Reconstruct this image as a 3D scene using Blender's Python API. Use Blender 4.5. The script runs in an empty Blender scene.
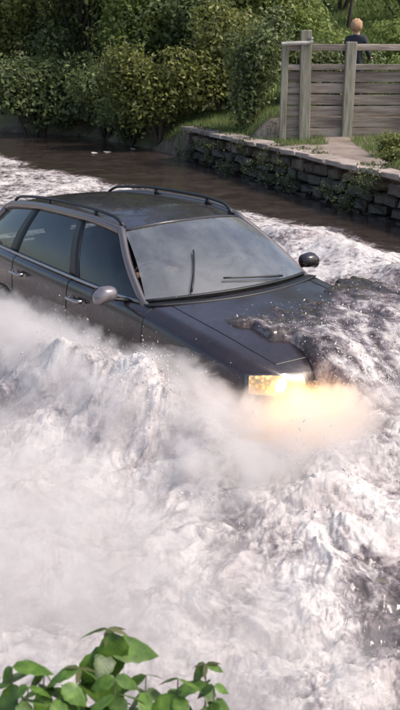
import bpy, bmesh, math, random
import numpy as np
from mathutils import Vector, Matrix
random.seed(7); RNG = np.random.default_rng(7)
C = bpy.context.scene.collection
SC = bpy.context.scene

# ------------------------------------------------------------------ camera, sky, sun
CAMZ = 2.83; PITCH = math.radians(18.5); F = 950.0
cam = bpy.data.cameras.new('camera'); camo = bpy.data.objects.new('camera', cam); C.objects.link(camo)
cam.sensor_fit = 'VERTICAL'; cam.sensor_height = 24; cam.lens = 24 * F / 710
cam.clip_start = 0.05; cam.clip_end = 2000
camo.location = (0, 0, CAMZ); camo.rotation_euler = (math.radians(90) - PITCH, 0, 0)
SC.camera = camo
cam.dof.use_dof = True; cam.dof.focus_distance = 7.6; cam.dof.aperture_fstop = 4.5
SUN_EL, SUN_AZ = 52, 104          # azimuth measured from +Y towards +X
w = bpy.data.worlds.new('World'); SC.world = w; w.use_nodes = True
nt = w.node_tree; bg = nt.nodes['Background']
sky = nt.nodes.new('ShaderNodeTexSky'); sky.sky_type = 'NISHITA'; sky.sun_disc = False
sky.sun_elevation = math.radians(SUN_EL); sky.sun_rotation = math.radians(SUN_AZ)
sky.dust_density = 3.0; sky.air_density = 1.0
nt.links.new(sky.outputs[0], bg.inputs[0]); bg.inputs[1].default_value = 0.15
sl = bpy.data.lights.new('sun', 'SUN'); sl.energy = 2.4; sl.angle = math.radians(13); sl.color = (1, 0.93, 0.83)
so = bpy.data.objects.new('sun', sl); C.objects.link(so)
dv = Vector((math.cos(math.radians(SUN_EL)) * math.sin(math.radians(SUN_AZ)), math.cos(math.radians(SUN_EL)) * math.cos(math.radians(SUN_AZ)), math.sin(math.radians(SUN_EL))))
so.rotation_euler = dv.to_track_quat('Z', 'Y').to_euler()
SC.view_settings.view_transform = 'Standard'; SC.view_settings.look = 'None'
SC.view_settings.exposure = 0.56; SC.view_settings.gamma = 1

SC.cycles.volume_bounces = 4; SC.cycles.volume_step_rate = 1.0
WL = 0.35       # water level, road surface under it is z = 0

# ------------------------------------------------------------------ helpers
def at(px, py, Y):
    """world point seen at photo pixel (px,py) lying at distance Y in front of the camera"""
    a = (px - 200) / F; b = (355 - py) / F
    cy = math.cos(PITCH) + b * math.sin(PITCH); cz = -math.sin(PITCH) + b * math.cos(PITCH)
    k = Y / cy
    return Vector((a * k, Y, CAMZ + cz * k))

def tag(o, label=None, cat=None, group=None, kind=None):
    if label: o['label'] = label
    if cat: o['category'] = cat
    if group: o['group'] = group
    if kind: o['kind'] = kind
    return o

def link(name, me, parent=None, mats=None, loc=None):
    o = bpy.data.objects.new(name, me); C.objects.link(o)
    if mats is not None:
        for m in (mats if isinstance(mats, (list, tuple)) else [mats]): me.materials.append(m)
    if parent: o.parent = parent
    if loc is not None: o.location = loc
    return o

def empty(name, loc=(0, 0, 0), rz=0.0):
    o = bpy.data.objects.new(name, None); C.objects.link(o)
    o.location = loc; o.rotation_euler = (0, 0, rz); o.empty_display_size = .2
    return o

def mesh_np(name, V, Fq, smooth=True, attrs=None):
    """fast mesh from numpy verts and equally sized faces"""
    me = bpy.data.meshes.new(name); V = np.asarray(V, np.float32); Fq = np.asarray(Fq, np.int32)
    me.vertices.add(len(V)); me.vertices.foreach_set('co', V.ravel())
    n, k = Fq.shape
    me.loops.add(n * k); me.loops.foreach_set('vertex_index', Fq.ravel())
    me.polygons.add(n); me.polygons.foreach_set('loop_start', np.arange(n, dtype=np.int32) * k)
    try: me.polygons.foreach_set('loop_total', np.full(n, k, np.int32))
    except Exception: pass
    me.update(calc_edges=True)
    me.polygons.foreach_set('use_smooth', np.full(n, smooth, bool))
    for an, (dom, arr) in (attrs or {}).items():
        a = me.attributes.new(an, 'FLOAT', dom); a.data.foreach_set('value', np.asarray(arr, np.float32).ravel())
    me.validate()
    return me

def bm_mesh(name, bm, smooth=False):
    me = bpy.data.meshes.new(name); bm.normal_update(); bm.to_mesh(me); bm.free()
    if smooth:
        for p in me.polygons: p.use_smooth = True
    return me

def box_bm(sx, sy, sz, bev=0.0, jit=0.0, seg=1):
    bm = bmesh.new(); bmesh.ops.create_cube(bm, size=1)
    for v in bm.verts: v.co = Vector((v.co.x * sx, v.co.y * sy, v.co.z * sz))
    if bev: bmesh.ops.bevel(bm, geom=bm.edges[:], offset=bev, segments=seg, affect='EDGES', profile=.6)
    if jit:
        for v in bm.verts: v.co += Vector([random.uniform(-jit, jit) for _ in range(3)])
    return bm

def tube_bm(pts, rad, seg=8, bm=None, cap=True, flat=1.0):
    bm = bm or bmesh.new(); pts = [Vector(p) for p in pts]; rings = []
    up0 = Vector((0, 0, 1)); n = len(pts)
    for i, p in enumerate(pts):
        t = (pts[min(i + 1, n - 1)] - pts[max(i - 1, 0)]).normalized()
        a = t.cross(up0)
        if a.length < 1e-3: a = t.cross(Vector((0, 1, 0)))
        a.normalize(); b = a.cross(t).normalized()
        r = rad[i] if isinstance(rad, (list, tuple)) else rad
        rings.append([bm.verts.new(p + a * r * math.cos(q) + b * r * flat * math.sin(q)) for q in [2 * math.pi * k / seg for k in range(seg)]])
    for i in range(n - 1):
        for k in range(seg):
            bm.faces.new((rings[i][k], rings[i][(k + 1) % seg], rings[i + 1][(k + 1) % seg], rings[i + 1][k]))
    if cap:
        bm.faces.new(rings[0][::-1]); bm.faces.new(rings[-1])
    bmesh.ops.recalc_face_normals(bm, faces=bm.faces)
    return bm

def cat_rom(P, n):
    P = [Vector(p) for p in P]; out = []
    for i in range(len(P) - 1):
        p0 = P[max(i - 1, 0)]; p1 = P[i]; p2 = P[i + 1]; p3 = P[min(i + 2, len(P) - 1)]
        for k in range(n):
            t = k / n
            out.append(.5 * ((2 * p1) + (p2 - p0) * t + (2 * p0 - 5 * p1 + 4 * p2 - p3) * t * t + (3 * p1 - p0 - 3 * p2 + p3) * t ** 3))
    out.append(P[-1]); return out

# numpy gradient noise
_perm = RNG.permutation(256); _perm = np.concatenate([_perm, _perm, _perm])
_ang = RNG.random(256) * 2 * math.pi; _gx = np.cos(_ang); _gy = np.sin(_ang)
def perlin(x, y):
    xi = np.floor(x).astype(int); yi = np.floor(y).astype(int); xf = x - xi; yf = y - yi
    xi &= 255; yi &= 255
    def g(ix, iy, dx, dy):
        h = _perm[_perm[ix & 255] + (iy & 255)]; return _gx[h] * dx + _gy[h] * dy
    u = xf ** 3 * (xf * (xf * 6 - 15) + 10); v = yf ** 3 * (yf * (yf * 6 - 15) + 10)
    a = g(xi, yi, xf, yf); b = g(xi + 1, yi, xf - 1, yf); c = g(xi, yi + 1, xf, yf - 1); d = g(xi + 1, yi + 1, xf - 1, yf - 1)
    return (a + u * (b - a) + v * ((c + u * (d - c)) - (a + u * (b - a)))) * 1.5
def fbm(x, y, o=4, s=1.0, g=.5):
    r = 0; a = 1
    for i in range(o):
        r = r + a * perlin(x * s + 17.3 * i, y * s - 9.1 * i); a *= g; s *= 2.03
    return r
def billow(x, y, o=4, s=1.0, g=.5):
    r = 0; a = 1
    for i in range(o):
        r = r + a * (np.abs(perlin(x * s + 31.7 * i, y * s + 5.1 * i)) * 2 - .6); a *= g; s *= 2.1
    return r
def sst(a, b, x):
    t = np.clip((x - a) / (b - a), 0, 1); return t * t * (3 - 2 * t)

# ------------------------------------------------------------------ materials
def mat(name, col=(.5, .5, .5), rough=.7, metal=0.0, spec=None, coat=0.0):
    m = bpy.data.materials.new(name); m.use_nodes = True
    b = m.node_tree.nodes['Principled BSDF']
    b.inputs['Base Color'].default_value = (*col, 1); b.inputs['Roughness'].default_value = rough
    b.inputs['Metallic'].default_value = metal
    if spec is not None: b.inputs['Specular IOR Level'].default_value = spec
    b.inputs['Coat Weight'].default_value = coat
    return m
def N(m, t, **kw):
    n = m.node_tree.nodes.new('ShaderNode' + t)
    for k, v in kw.items():
        if k in n.inputs: n.inputs[k].default_value = v
        else: setattr(n, k, v)
    return n
def L(m, a, b): m.node_tree.links.new(a, b)
def ramp(m, fac, stops):
    r = N(m, 'ValToRGB'); L(m, fac, r.inputs[0]); e = r.color_ramp.elements
    while len(e) < len(stops): e.new(.5)
    for i, (p, c) in enumerate(stops): e[i].position = p; e[i].color = (*c, 1) if len(c) == 3 else c
    return r
def noisy(name, stops, scale=4, rough=.85, detail=6, bump=.3, bscale=None, dist=0.0, stretch=None, metal=0.0, spec=None, coat=0.0, bdist=.02, rand=0.0):
    m = mat(name, rough=rough, metal=metal, spec=spec, coat=coat); B = m.node_tree.nodes['Principled BSDF']
    tc = N(m, 'TexCoord'); src = tc.outputs['Object']
    if stretch:
        mp = N(m, 'Mapping'); mp.inputs['Scale'].default_value = stretch; L(m, src, mp.inputs[0]); src = mp.outputs[0]
    if rand:
        oi = N(m, 'ObjectInfo'); va = N(m, 'VectorMath', operation='ADD'); mu = N(m, 'Math', operation='MULTIPLY'); mu.inputs[1].default_value = 50
        L(m, oi.outputs['Random'], mu.inputs[0]); L(m, src, va.inputs[0]); L(m, mu.outputs[0], va.inputs[1]); src = va.outputs[0]
    n = N(m, 'TexNoise', Scale=scale, Detail=detail, Roughness=.6, Distortion=dist); L(m, src, n.inputs['Vector'])
    r = ramp(m, n.outputs[0], stops); out = r.outputs[0]
    if rand:
        hs = N(m, 'HueSaturation'); mr = N(m, 'MapRange'); mr.inputs[3].default_value = 1 - rand; mr.inputs[4].default_value = 1 + rand
        L(m, oi.outputs['Random'], mr.inputs[0]); L(m, mr.outputs[0], hs.inputs['Value']); L(m, out, hs.inputs['Color']); out = hs.outputs[0]
    L(m, out, B.inputs['Base Color'])
    if bump:
        n2 = N(m, 'TexNoise', Scale=bscale or scale * 4, Detail=6); L(m, src, n2.inputs['Vector'])
        bp = N(m, 'Bump', Strength=bump, Distance=bdist); L(m, n2.outputs[0], bp.inputs['Height']); L(m, bp.outputs[0], B.inputs['Normal'])
    return m
def leafmat(name, c0, c1, c2, trans=.35, rough=.5):
    """leaf colour varies leaf by leaf through the 'rnd' attribute"""
    m = mat(name, rough=rough); B = m.node_tree.nodes['Principled BSDF']
    a = N(m, 'Attribute'); a.attribute_name = 'rnd'
    r = ramp(m, a.outputs['Fac'], [(0, c0), (.55, c1), (1, c2)]); L(m, r.outputs[0], B.inputs['Base Color'])
    t = N(m, 'BsdfTranslucent'); g = N(m, 'Gamma'); g.inputs[1].default_value = .8
    L(m, r.outputs[0], g.inputs[0]); L(m, g.outputs[0], t.inputs[0])
    mx = N(m, 'MixShader'); mx.inputs[0].default_value = trans; L(m, B.outputs[0], mx.inputs[1]); L(m, t.outputs[0], mx.inputs[2])
    L(m, mx.outputs[0], m.node_tree.nodes['Material Output'].inputs[0])
    return m

M = {}
M['earth'] = noisy('earth', [(.3, (.05, .04, .028)), (.5, (.12, .095, .07)), (.7, (.20, .165, .13))], 3, .95, bump=.6)
M['ground'] = noisy('ground', [(.3, (.05, .055, .022)), (.5, (.095, .095, .04)), (.7, (.15, .125, .07))], 1.2, .95, bump=.6)
M['path'] = noisy('path', [(.3, (.15, .115, .09)), (.55, (.25, .195, .16)), (.75, (.32, .26, .22))], 2.5, .95, bump=.5)
M['stone'] = noisy('stone', [(.25, (.055, .045, .03)), (.5, (.13, .10, .075)), (.75, (.22, .175, .14))], 5, .9, bump=.7, rand=.35)
M['coping'] = noisy('coping_stone', [(.25, (.17, .135, .11)), (.5, (.29, .235, .20)), (.75, (.38, .32, .28))], 5, .9, bump=.6, rand=.25)
M['wood'] = noisy('weathered_wood', [(.3, (.14, .11, .085)), (.5, (.25, .205, .165)), (.7, (.36, .31, .26))], 3, .85, bump=.5, stretch=(.6, 6, 6), rand=.3)
M['post'] = noisy('post_wood', [(.3, (.12, .115, .08)), (.5, (.23, .215, .16)), (.7, (.34, .31, .25))], 3, .85, bump=.5, stretch=(6, 6, .6), rand=.25)
M['palewood'] = noisy('pale_wood', [(.3, (.25, .23, .2)), (.6, (.45, .42, .38))], 5, .8, bump=.3)
M['bark'] = noisy('bark', [(.3, (.03, .024, .018)), (.6, (.09, .07, .05))], 8, .95, bump=.8, stretch=(3, 3, .6))
M['paint'] = noisy('car_paint', [(.3, (.022, .016, .019)), (.62, (.040, .029, .033)), (.80, (.10, .08, .075))], 2.5, .30, bump=0, metal=.35, coat=.6)
B = M['paint'].node_tree.nodes['Principled BSDF']; B.inputs['Coat Roughness'].default_value = .08
tc = N(M['paint'], 'TexCoord'); nn = N(M['paint'], 'TexNoise', Scale=14, Detail=8, Roughness=.7); L(M['paint'], tc.outputs['Object'], nn.inputs['Vector'])
rr = ramp(M['paint'], nn.outputs[0], [(.35, (.18,) * 3), (.7, (.48,) * 3)]); L(M['paint'], rr.outputs[0], B.inputs['Roughness'])
bp = N(M['paint'], 'Bump', Strength=.25, Distance=.004); n3 = N(M['paint'], 'TexNoise', Scale=38, Detail=4); L(M['paint'], tc.outputs['Object'], n3.inputs['Vector'])
L(M['paint'], n3.outputs[0], bp.inputs['Height']); L(M['paint'], bp.outputs[0], B.inputs['Normal'])
M['blacktrim'] = mat('black_trim', (.012, .012, .013), .45)
M['rubber'] = mat('rubber', (.015, .015, .015), .8)
M['chrome'] = mat('satin_chrome', (.36, .33, .32), .32, 1.0)
M['rim'] = mat('wheel_rim', (.35, .35, .36), .35, 1.0)
M['interior'] = mat('cabin_fabric', (.022, .022, .025), .8)
M['mirror'] = mat('skylit_mirror_shell', (.22, .19, .2), .3, .5, coat=.6)  # near shell paler than the far one: sky reflection put into the colour
def glassmat(name, tint, refl, rough=.03, film_haze=.3):
    m = bpy.data.materials.new(name); m.use_nodes = True; t = m.node_tree; t.nodes.remove(t.nodes['Principled BSDF'])
    tr = N(m, 'BsdfTransparent'); tr.inputs[0].default_value = (*tint, 1)
    gl = N(m, 'BsdfGlossy', Roughness=rough); gl.inputs[0].default_value = (.90, .89, .86, 1)
    fr = N(m, 'Fresnel', IOR=1.5); ad = N(m, 'Math', operation='MULTIPLY_ADD'); ad.inputs[1].default_value = 1.3; ad.inputs[2].default_value = refl
    L(m, fr.outputs[0], ad.inputs[0]); ad.use_clamp = True
    mx = N(m, 'MixShader'); L(m, ad.outputs[0], mx.inputs[0]); L(m, tr.outputs[0], mx.inputs[1]); L(m, gl.outputs[0], mx.inputs[2])
    df = N(m, 'BsdfDiffuse'); df.inputs[0].default_value = (.42, .42, .42, 1)      # spray and mud film; on the windscreen it also paints hazy bright reflections
    tc = N(m, 'TexCoord'); n = N(m, 'TexNoise', Scale=3.2, Detail=8, Roughness=.7, Distortion=.6); L(m, tc.outputs['Object'], n.inputs['Vector'])
    r = ramp(m, n.outputs[0], [(.40, (0, 0, 0)), (.75, (film_haze,) * 3)] if film_haze < .3 else [(.32, (film_haze * .12,) * 3), (.78, (film_haze * .75,) * 3)])
    m2 = N(m, 'MixShader'); L(m, r.outputs[0], m2.inputs[0]); L(m, mx.outputs[0], m2.inputs[1]); L(m, df.outputs[0], m2.inputs[2])
    bp = N(m, 'Bump', Strength=.12, Distance=.004); n2 = N(m, 'TexNoise', Scale=26, Detail=3); L(m, tc.outputs['Object'], n2.inputs['Vector']); L(m, n2.outputs[0], bp.inputs['Height']); L(m, bp.outputs[0], gl.inputs['Normal'])
    L(m, m2.outputs[0], t.nodes['Material Output'].inputs[0]); return m
M['windscreen'] = glassmat('windscreen_glass', (.45, .52, .54), .15, .13, .46)
M['sideglass'] = glassmat('side_glass', (.16, .19, .19), .0, .03, .06)
M['lamp'] = mat('headlight_glow', (1, .8, .4), .3); bb = M['lamp'].node_tree.nodes['Principled BSDF']
bb.inputs['Emission Color'].default_value = (1, .62, .16, 1); bb.inputs['Emission Strength'].default_value = 5
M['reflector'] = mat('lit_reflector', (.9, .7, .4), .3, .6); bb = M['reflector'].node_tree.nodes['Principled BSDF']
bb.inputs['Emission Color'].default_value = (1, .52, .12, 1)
M['rail'] = mat('rail_metal', (.22, .19, .18), .3, .8)
M['wetshade_stone'] = noisy('wet_shaded_stone', [(.25, (.018, .016, .012)), (.5, (.05, .042, .033)), (.75, (.10, .085, .07))], 5, .45, bump=.7, rand=.3)  # lower courses: wet, with the shade of the bank face put into the colour
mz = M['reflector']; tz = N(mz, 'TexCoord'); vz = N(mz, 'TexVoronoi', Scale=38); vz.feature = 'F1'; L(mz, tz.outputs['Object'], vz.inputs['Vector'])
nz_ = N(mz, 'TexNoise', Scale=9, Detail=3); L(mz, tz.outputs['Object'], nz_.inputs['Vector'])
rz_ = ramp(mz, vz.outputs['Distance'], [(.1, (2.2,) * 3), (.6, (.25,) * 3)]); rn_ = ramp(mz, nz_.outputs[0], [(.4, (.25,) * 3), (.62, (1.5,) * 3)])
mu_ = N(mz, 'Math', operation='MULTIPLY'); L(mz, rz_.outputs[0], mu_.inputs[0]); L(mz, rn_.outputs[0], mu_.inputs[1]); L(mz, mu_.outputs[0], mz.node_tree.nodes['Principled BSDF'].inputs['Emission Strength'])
M['lens'] = glassmat('headlight_glass', (.95, .95, .95), .05, .02, .1)
M['leaf_dark'] = leafmat('leaf_dark', (.045, .062, .022), (.105, .135, .045), (.23, .27, .09))
M['leaf_mid'] = leafmat('leaf_mid', (.065, .082, .022), (.16, .19, .045), (.33, .36, .10))
M['leaf_light'] = leafmat('leaf_light', (.08, .11, .02), (.18, .23, .045), (.33, .38, .11))
M['leaf_yellow'] = leafmat('leaf_yellow', (.07, .085, .02), (.15, .165, .035), (.27, .27, .07))
M['grass'] = leafmat('grass_blade', (.08, .12, .025), (.17, .22, .06), (.28, .33, .12), .3, .6)
M['moss'] = leafmat('ivy_leaf', (.03, .045, .012), (.07, .09, .025), (.15, .16, .05), .3, .6)

# ------------------------------------------------------------------ lie of the land
FAR = [(9.5, -6), (7.6, 2), (5.4, 7), (2.65, 13.6), (-.33, 20.9), (-3.2, 25.5), (-9, 28.6), (-22, 31), (-60, 36)]
CAR = Vector((-.21, 7.89, 0)); HX, HY = .576, -.817      # car position and heading
def sdist(x, y):
    """signed distance to the far bank line: positive on the land side"""
    best = np.full(np.shape(x), 1e9); sg = np.ones(np.shape(x))
    for (x0, y0), (x1, y1) in zip(FAR[:-1], FAR[1:]):
        dx, dy = x1 - x0, y1 - y0; l2 = dx * dx + dy * dy
        t = np.clip(((x - x0) * dx + (y - y0) * dy) / l2, 0, 1)
        d = np.hypot(x - x0 - t * dx, y - y0 - t * dy)
        s = np.sign((x - x0) * dy - (y - y0) * dx)
        k = d < best; best = np.where(k, d, best); sg = np.where(k, s, sg)
    return best * sg
def land(x, y):
    x = np.asarray(x, float); y = np.asarray(y, float)
    d = sdist(x, y)
    soft = 1 - sst(-1.5, -3.5, -x - 5)      # unused blend kept simple
    top = 1.0 + .025 * np.clip(d, 0, 3) + .42 * sst(18.25, 18.5, y) * sst(.8, 1.4, x)
    top = top + .19 * np.clip(y - 21.0, 0, 24) * sst(-1, 3, x) + .04 * np.clip(y - 21.0, 0, 24) * (1 - sst(-1, 3, x)) + .10 * np.clip(y - 30, 0, 150) * (1 - sst(-6, 3, x))
    top = top + .06 * fbm(x, y, 3, .6)
    far = -.05 + (top + .05) * sst(.02, .30, d)
    farsoft = -.05 + (top + .05) * sst(-.5, 1.3, d)
    k = sst(21, 23, y)
    far = far * (1 - k) + farsoft * k
    near = -.05 + (1.15 + .05) * sst(2.0, 1.2, y) - .0
    nb = near + .05 * fbm(x, y, 3, .9)
    z = np.where(d > -.6, far, np.maximum(nb, -.05 + .03 * fbm(x, y, 3, .8)))
    return np.where((d <= 0) & (y < 3), np.maximum(nb, far), z)

def axis(lo, hi, parts):
    a = []
    for p, q, s in parts: a += list(np.arange(p, q, s))
    return np.array(sorted(set(a + [hi])))
gx = axis(-400, 400, [(-400, -60, 20), (-60, -14, 2), (-14, -6, .5), (-6, 8, .12), (8, 14, .5), (14, 60, 2), (60, 400, 20)])
gy = axis(-120, 600, [(-120, -10, 10), (-10, 0, 1), (0, 3, .15), (3, 11, .5), (11, 24, .12), (24, 50, .5), (50, 120, 4), (120, 600, 30)])
X, Y = np.meshgrid(gx, gy); Z = land(X, Y)
nx, ny = len(gx), len(gy); idx = np.arange(nx * ny).reshape(ny, nx)
Fq = np.stack([idx[:-1, :-1], idx[:-1, 1:], idx[1:, 1:], idx[1:, :-1]], -1).reshape(-1, 4)
me = mesh_np('ground', np.stack([X, Y, Z], -1).reshape(-1, 3), Fq)
gnd = link('ground', me, mats=[M['ground'], M['path'], M['earth']]); tag(gnd, kind='structure')
D = sdist(X, Y); cD = D[:-1, :-1].ravel(); cx_ = X[:-1, :-1].ravel(); cy_ = Y[:-1, :-1].ravel()
mi = np.zeros(len(Fq), np.int32)
mi[(cD > 0) & (cy_ < 18.4) & (cx_ > -1.5)] = 1
mi[(cD < .15) | (cy_ < 2.4)] = 2
me.polygons.foreach_set('material_index', mi)

# ------------------------------------------------------------------ water
def car_ab(x, y):
    rx = x - CAR.x; ry = y - CAR.y
    return rx * HX + ry * HY, rx * -HY + ry * HX        # along the heading, to the car's left
def gauss(a, b, a0, b0, sa, sb): return np.exp(-((a - a0) / sa) ** 2 - ((b - b0) / sb) ** 2)
def water_fn(x, y):
    a, b = car_ab(x, y)
    # how churned the water is, 0 calm .. 1 white
    wob = .45 * fbm(x, y, 3, .5)
    wake = 1 - sst(4.0, 4.6, b + wob * .8)
    calm_r = gauss(a, b, 1.3, 2.0, 1.7, .85)
    calm_r = np.clip(calm_r * 1.5, 0, 1)
    nearf = 1 - sst(6.5, 8.5, y)
    rough = np.clip(.35 + .65 * (b < .5) * 1.0, 0, 1)
    behind = sst(-1.0, -4.0, a)
    foam = wake * (.88 - .12 * behind) * (1 - .38 * calm_r * (b > 0))
    purple = gauss(a, b, 2.0, .9, 1.1, 1.1); foam = foam - .42 * purple
    corner = sst(.0, 1.3, x) * (1 - sst(3.8, 5.0, y)); foam = foam - .13 * corner - .13 * (1 - sst(3.6, 5.2, y))
    foam = foam - .35 * gauss(x, y, -1.55, 6.25, .28, .3)
    # heights
    h = .012 * fbm(x, y, 3, 1.6) + .004 * fbm(x + .3 * y, y, 3, 5)
    churn = wake * (1 - .8 * calm_r)
    wx = x + .22 * fbm(x + 3, y, 3, 1.1); wy_ = y + .22 * fbm(x, y + 9, 3, 1.1)
    bl = fbm(wx, wy_ * 1.25, 3, 1.0, .5)
    b1 = billow(wx, wy_ * 1.3, 4, 2.1, .52)
    b2 = fbm(wx * 1.0 + 7, wy_ * 1.3, 4, 6.5, .6)
    near_side = sst(9.5, 6.5, y) * (b < 1.2)
    h = h + churn * ((.04 + .045 * near_side) * bl + (.014 + .014 * near_side) * b1 + (.008 + .012 * nearf) * b2)
    h = h + .0035 * fbm(x, y, 3, 20, .6) * churn * nearf
    h = h + churn * .05 * near_side * np.maximum(fbm(wx * 1.1 + 2, wy_, 2, 1.7), 0)
    lump = 1 + .38 * fbm(x, y, 2, 1.5) + .06 * fbm(x, y, 3, 5)
    bow = .30 * gauss(a, b, 2.95, -.35, .42, 1.0) + .14 * gauss(a, b, 2.3, 2.0, 1.2, .5)
    ridge_r = (.25 + .17 * gauss(a, 0 * a, 1.45, 0, .75, 1)) * np.exp(-((b + 1.27 + .10 * np.clip(1.2 - a, 0, 9)) / .40) ** 2) * sst(3.2, 2.0, a) * sst(-7, -3, a)
    ridge_l = .18 * np.exp(-((b - 2.9 - .10 * np.clip(2 - a, 0, 9)) / .5) ** 2) * sst(3.3, 1.6, a) * sst(-7, -2, a)
    dip = 1 - .62 * gauss(a, b, 2.50, -.95, .36, .5); bow = bow * dip; ridge_r = ridge_r * dip
    crest = h * 1.0
    ragged = 1 + .12 * fbm(x, y, 3, 3.4)
    h = h + (bow + ridge_r * ragged + ridge_l) * lump
    # hollow where the car's body stands, and the sheet of water running over its nose
    ins = sst(.90, .76, np.abs(b)) * sst(2.22, 2.0, a) * sst(-2.45, -2.3, a)
    zb = np.interp(a, [.8, 1.0, 1.4, 1.75, 2.0, 2.2, 2.6, 3.1], [.98, .97, .95, .91, .88, .83, .62, .42])
    edge = a - (1.12 - .32 * b) + .22 * fbm(a * .7, b * 1.8, 3, 1.8)
    W = sst(-.25, .30, edge) * sst(-.80, -.45, b + .12 * fbm(x, y, 2, 3)) * (1 - sst(1.80, 2.0, a) * (1 - sst(-.46, -.28, b))) * (1 - sst(1.0, 2.1, b)) * (1 - sst(2.4, 3.3, a))
    cover = zb + .027 * np.clip(a, 0, 2.2) - WL - .064 + .060 * sst(-.1, .8, edge) + .026 * fbm(a * .6 + .3 * wx, b * 1.6, 3, 2.6) + .010 * billow(a * .5, b * 1.5 + .3 * wx, 3, 4)
    h = h * (1 - ins) - .12 * ins
    h = h * (1 - W) + cover * W
    foam = foam * (1 - W) + W * (.34 + .36 * sst(.2, 1.2, edge) + .22 * fbm(a * .8, b * 2.6 + .5 * fbm(x, y, 2, 2), 3, 2.2))
    crest = crest * (1 - W) + (cover - (zb + .03 * np.clip(a, 0, 2.2) - WL)) * W
    return h, np.clip(foam, 0, 1), crest
wy = [1.3]
while wy[-1] < 12: wy.append(wy[-1] + max(.006, .0027 * wy[-1]))
while wy[-1] < 34: wy.append(wy[-1] + .07)
while wy[-1] < 60: wy.append(wy[-1] + 2.0)
wy = np.array(wy)
us = np.concatenate([np.linspace(-1.0, -.26, 40)[:-1], np.linspace(-.26, .26, 640), np.linspace(.26, 1.0, 40)[1:]])
Y, U = np.meshgrid(wy, us, indexing='ij'); X = U * (Y + .8)
H, FO, CA = water_fn(X, Y)
ny, nx = X.shape; idx = np.arange(nx * ny).reshape(ny, nx)
Fq = np.stack([idx[:-1, :-1], idx[:-1, 1:], idx[1:, 1:], idx[1:, :-1]], -1).reshape(-1, 4)
wme = mesh_np('water', np.stack([X, Y, WL + H], -1).reshape(-1, 3), Fq, True, {'foam': ('POINT', FO), 'crest': ('POINT', np.clip(.5 + CA * 3, 0, 1))})
m = mat('river_water'); Bq = m.node_tree.nodes['Principled BSDF']
geo = N(m, 'NewGeometry'); at1 = N(m, 'Attribute'); at1.attribute_name = 'foam'; at2 = N(m, 'Attribute'); at2.attribute_name = 'crest'
n1 = N(m, 'TexNoise', Scale=1.6, Detail=10, Roughness=.62, Distortion=1.0); L(m, geo.outputs['Position'], n1.inputs['Vector'])
n2 = N(m, 'TexNoise', Scale=9.0, Detail=8, Roughness=.68, Distortion=.8); L(m, geo.outputs['Position'], n2.inputs['Vector'])
vo = N(m, 'TexVoronoi', Scale=24.0); vo.feature = 'SMOOTH_F1'; L(m, geo.outputs['Position'], vo.inputs['Vector'])
def mth(op, a, b, c=None):
    n = N(m, 'Math', operation=op)
    for i, v in enumerate((a, b) if c is None else (a, b, c)):
        if isinstance(v, (int, float)): n.inputs[i].default_value = v
        else: L(m, v, n.inputs[i])
    return n.outputs[0]
s = mth('ADD', mth('MULTIPLY', n1.outputs[0], .9), mth('MULTIPLY', n2.outputs[0], 1.05))
s = mth('SUBTRACT', s, .96)
s = mth('ADD', s, mth('MULTIPLY', mth('SUBTRACT', at2.outputs['Fac'], .5), .7))
s = mth('ADD', mth('MULTIPLY', at1.outputs['Fac'], 1.16), mth('MULTIPLY', s, 1.75))
s = mth('SUBTRACT', s, mth('MULTIPLY', vo.outputs['Distance'], .25))
mr = N(m, 'MapRange'); mr.interpolation_type = 'SMOOTHSTEP'; mr.inputs[1].default_value = .22; mr.inputs[2].default_value = 1.0; L(m, s, mr.inputs[0])
fo = mr.outputs[0]
cr = ramp(m, fo, [(0, (.055, .042, .036)), (.3, (.15, .118, .115)), (.6, (.27, .232, .232)), (.8, (.42, .382, .368)), (1, (.60, .56, .53))]); n5 = N(m, 'TexNoise', Scale=13, Detail=6, Roughness=.65, Distortion=1.4); L(m, geo.outputs['Position'], n5.inputs['Vector'])
n6 = N(m, 'TexNoise', Scale=2.6, Detail=4, Roughness=.55, Distortion=.8); L(m, geo.outputs['Position'], n6.inputs['Vector'])
r5 = ramp(m, n5.outputs[0], [(.36, (.66, .62, .66)), (.52, (1, 1, 1))]); r6 = ramp(m, n6.outputs[0], [(.36, (.74, .70, .70)), (.55, (1, 1, 1))])
mA = N(m, 'MixRGB', blend_type='MULTIPLY'); mA.inputs[0].default_value = 1; L(m, cr.outputs[0], mA.inputs[1]); L(m, r5.outputs[0], mA.inputs[2])
mB = N(m, 'MixRGB', blend_type='MULTIPLY'); mB.inputs[0].default_value = 1; L(m, mA.outputs[0], mB.inputs[1]); L(m, r6.outputs[0], mB.inputs[2])
L(m, mB.outputs[0], Bq.inputs['Base Color'])
ro = ramp(m, fo, [(0, (.06,) * 3), (.5, (.3,) * 3), (1, (.75,) * 3)]); L(m, ro.outputs[0], Bq.inputs['Roughness'])
bp1 = N(m, 'Bump', Strength=.3, Distance=.03); L(m, n2.outputs[0], bp1.inputs['Height'])
n4 = N(m, 'TexNoise', Scale=60, Detail=5, Roughness=.7); L(m, geo.outputs['Position'], n4.inputs['Vector'])
bp2 = N(m, 'Bump', Strength=.3, Distance=.008); L(m, n4.outputs[0], bp2.inputs['Height']); fs1 = N(m, 'MapRange'); fs1.inputs[1].default_value = .15; fs1.inputs[2].default_value = .8; fs1.inputs[3].default_value = .08; fs1.inputs[4].default_value = .32; L(m, fo, fs1.inputs[0]); L(m, fs1.outputs[0], bp1.inputs['Strength']); L(m, fs1.outputs[0], bp2.inputs['Strength']); L(m, bp1.outputs[0], bp2.inputs['Normal']); L(m, bp2.outputs[0], Bq.inputs['Normal'])
Bq.inputs['Subsurface Weight'].default_value = .0
M['water'] = m
tag(link('water', wme, mats=m), kind='structure')

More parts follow.
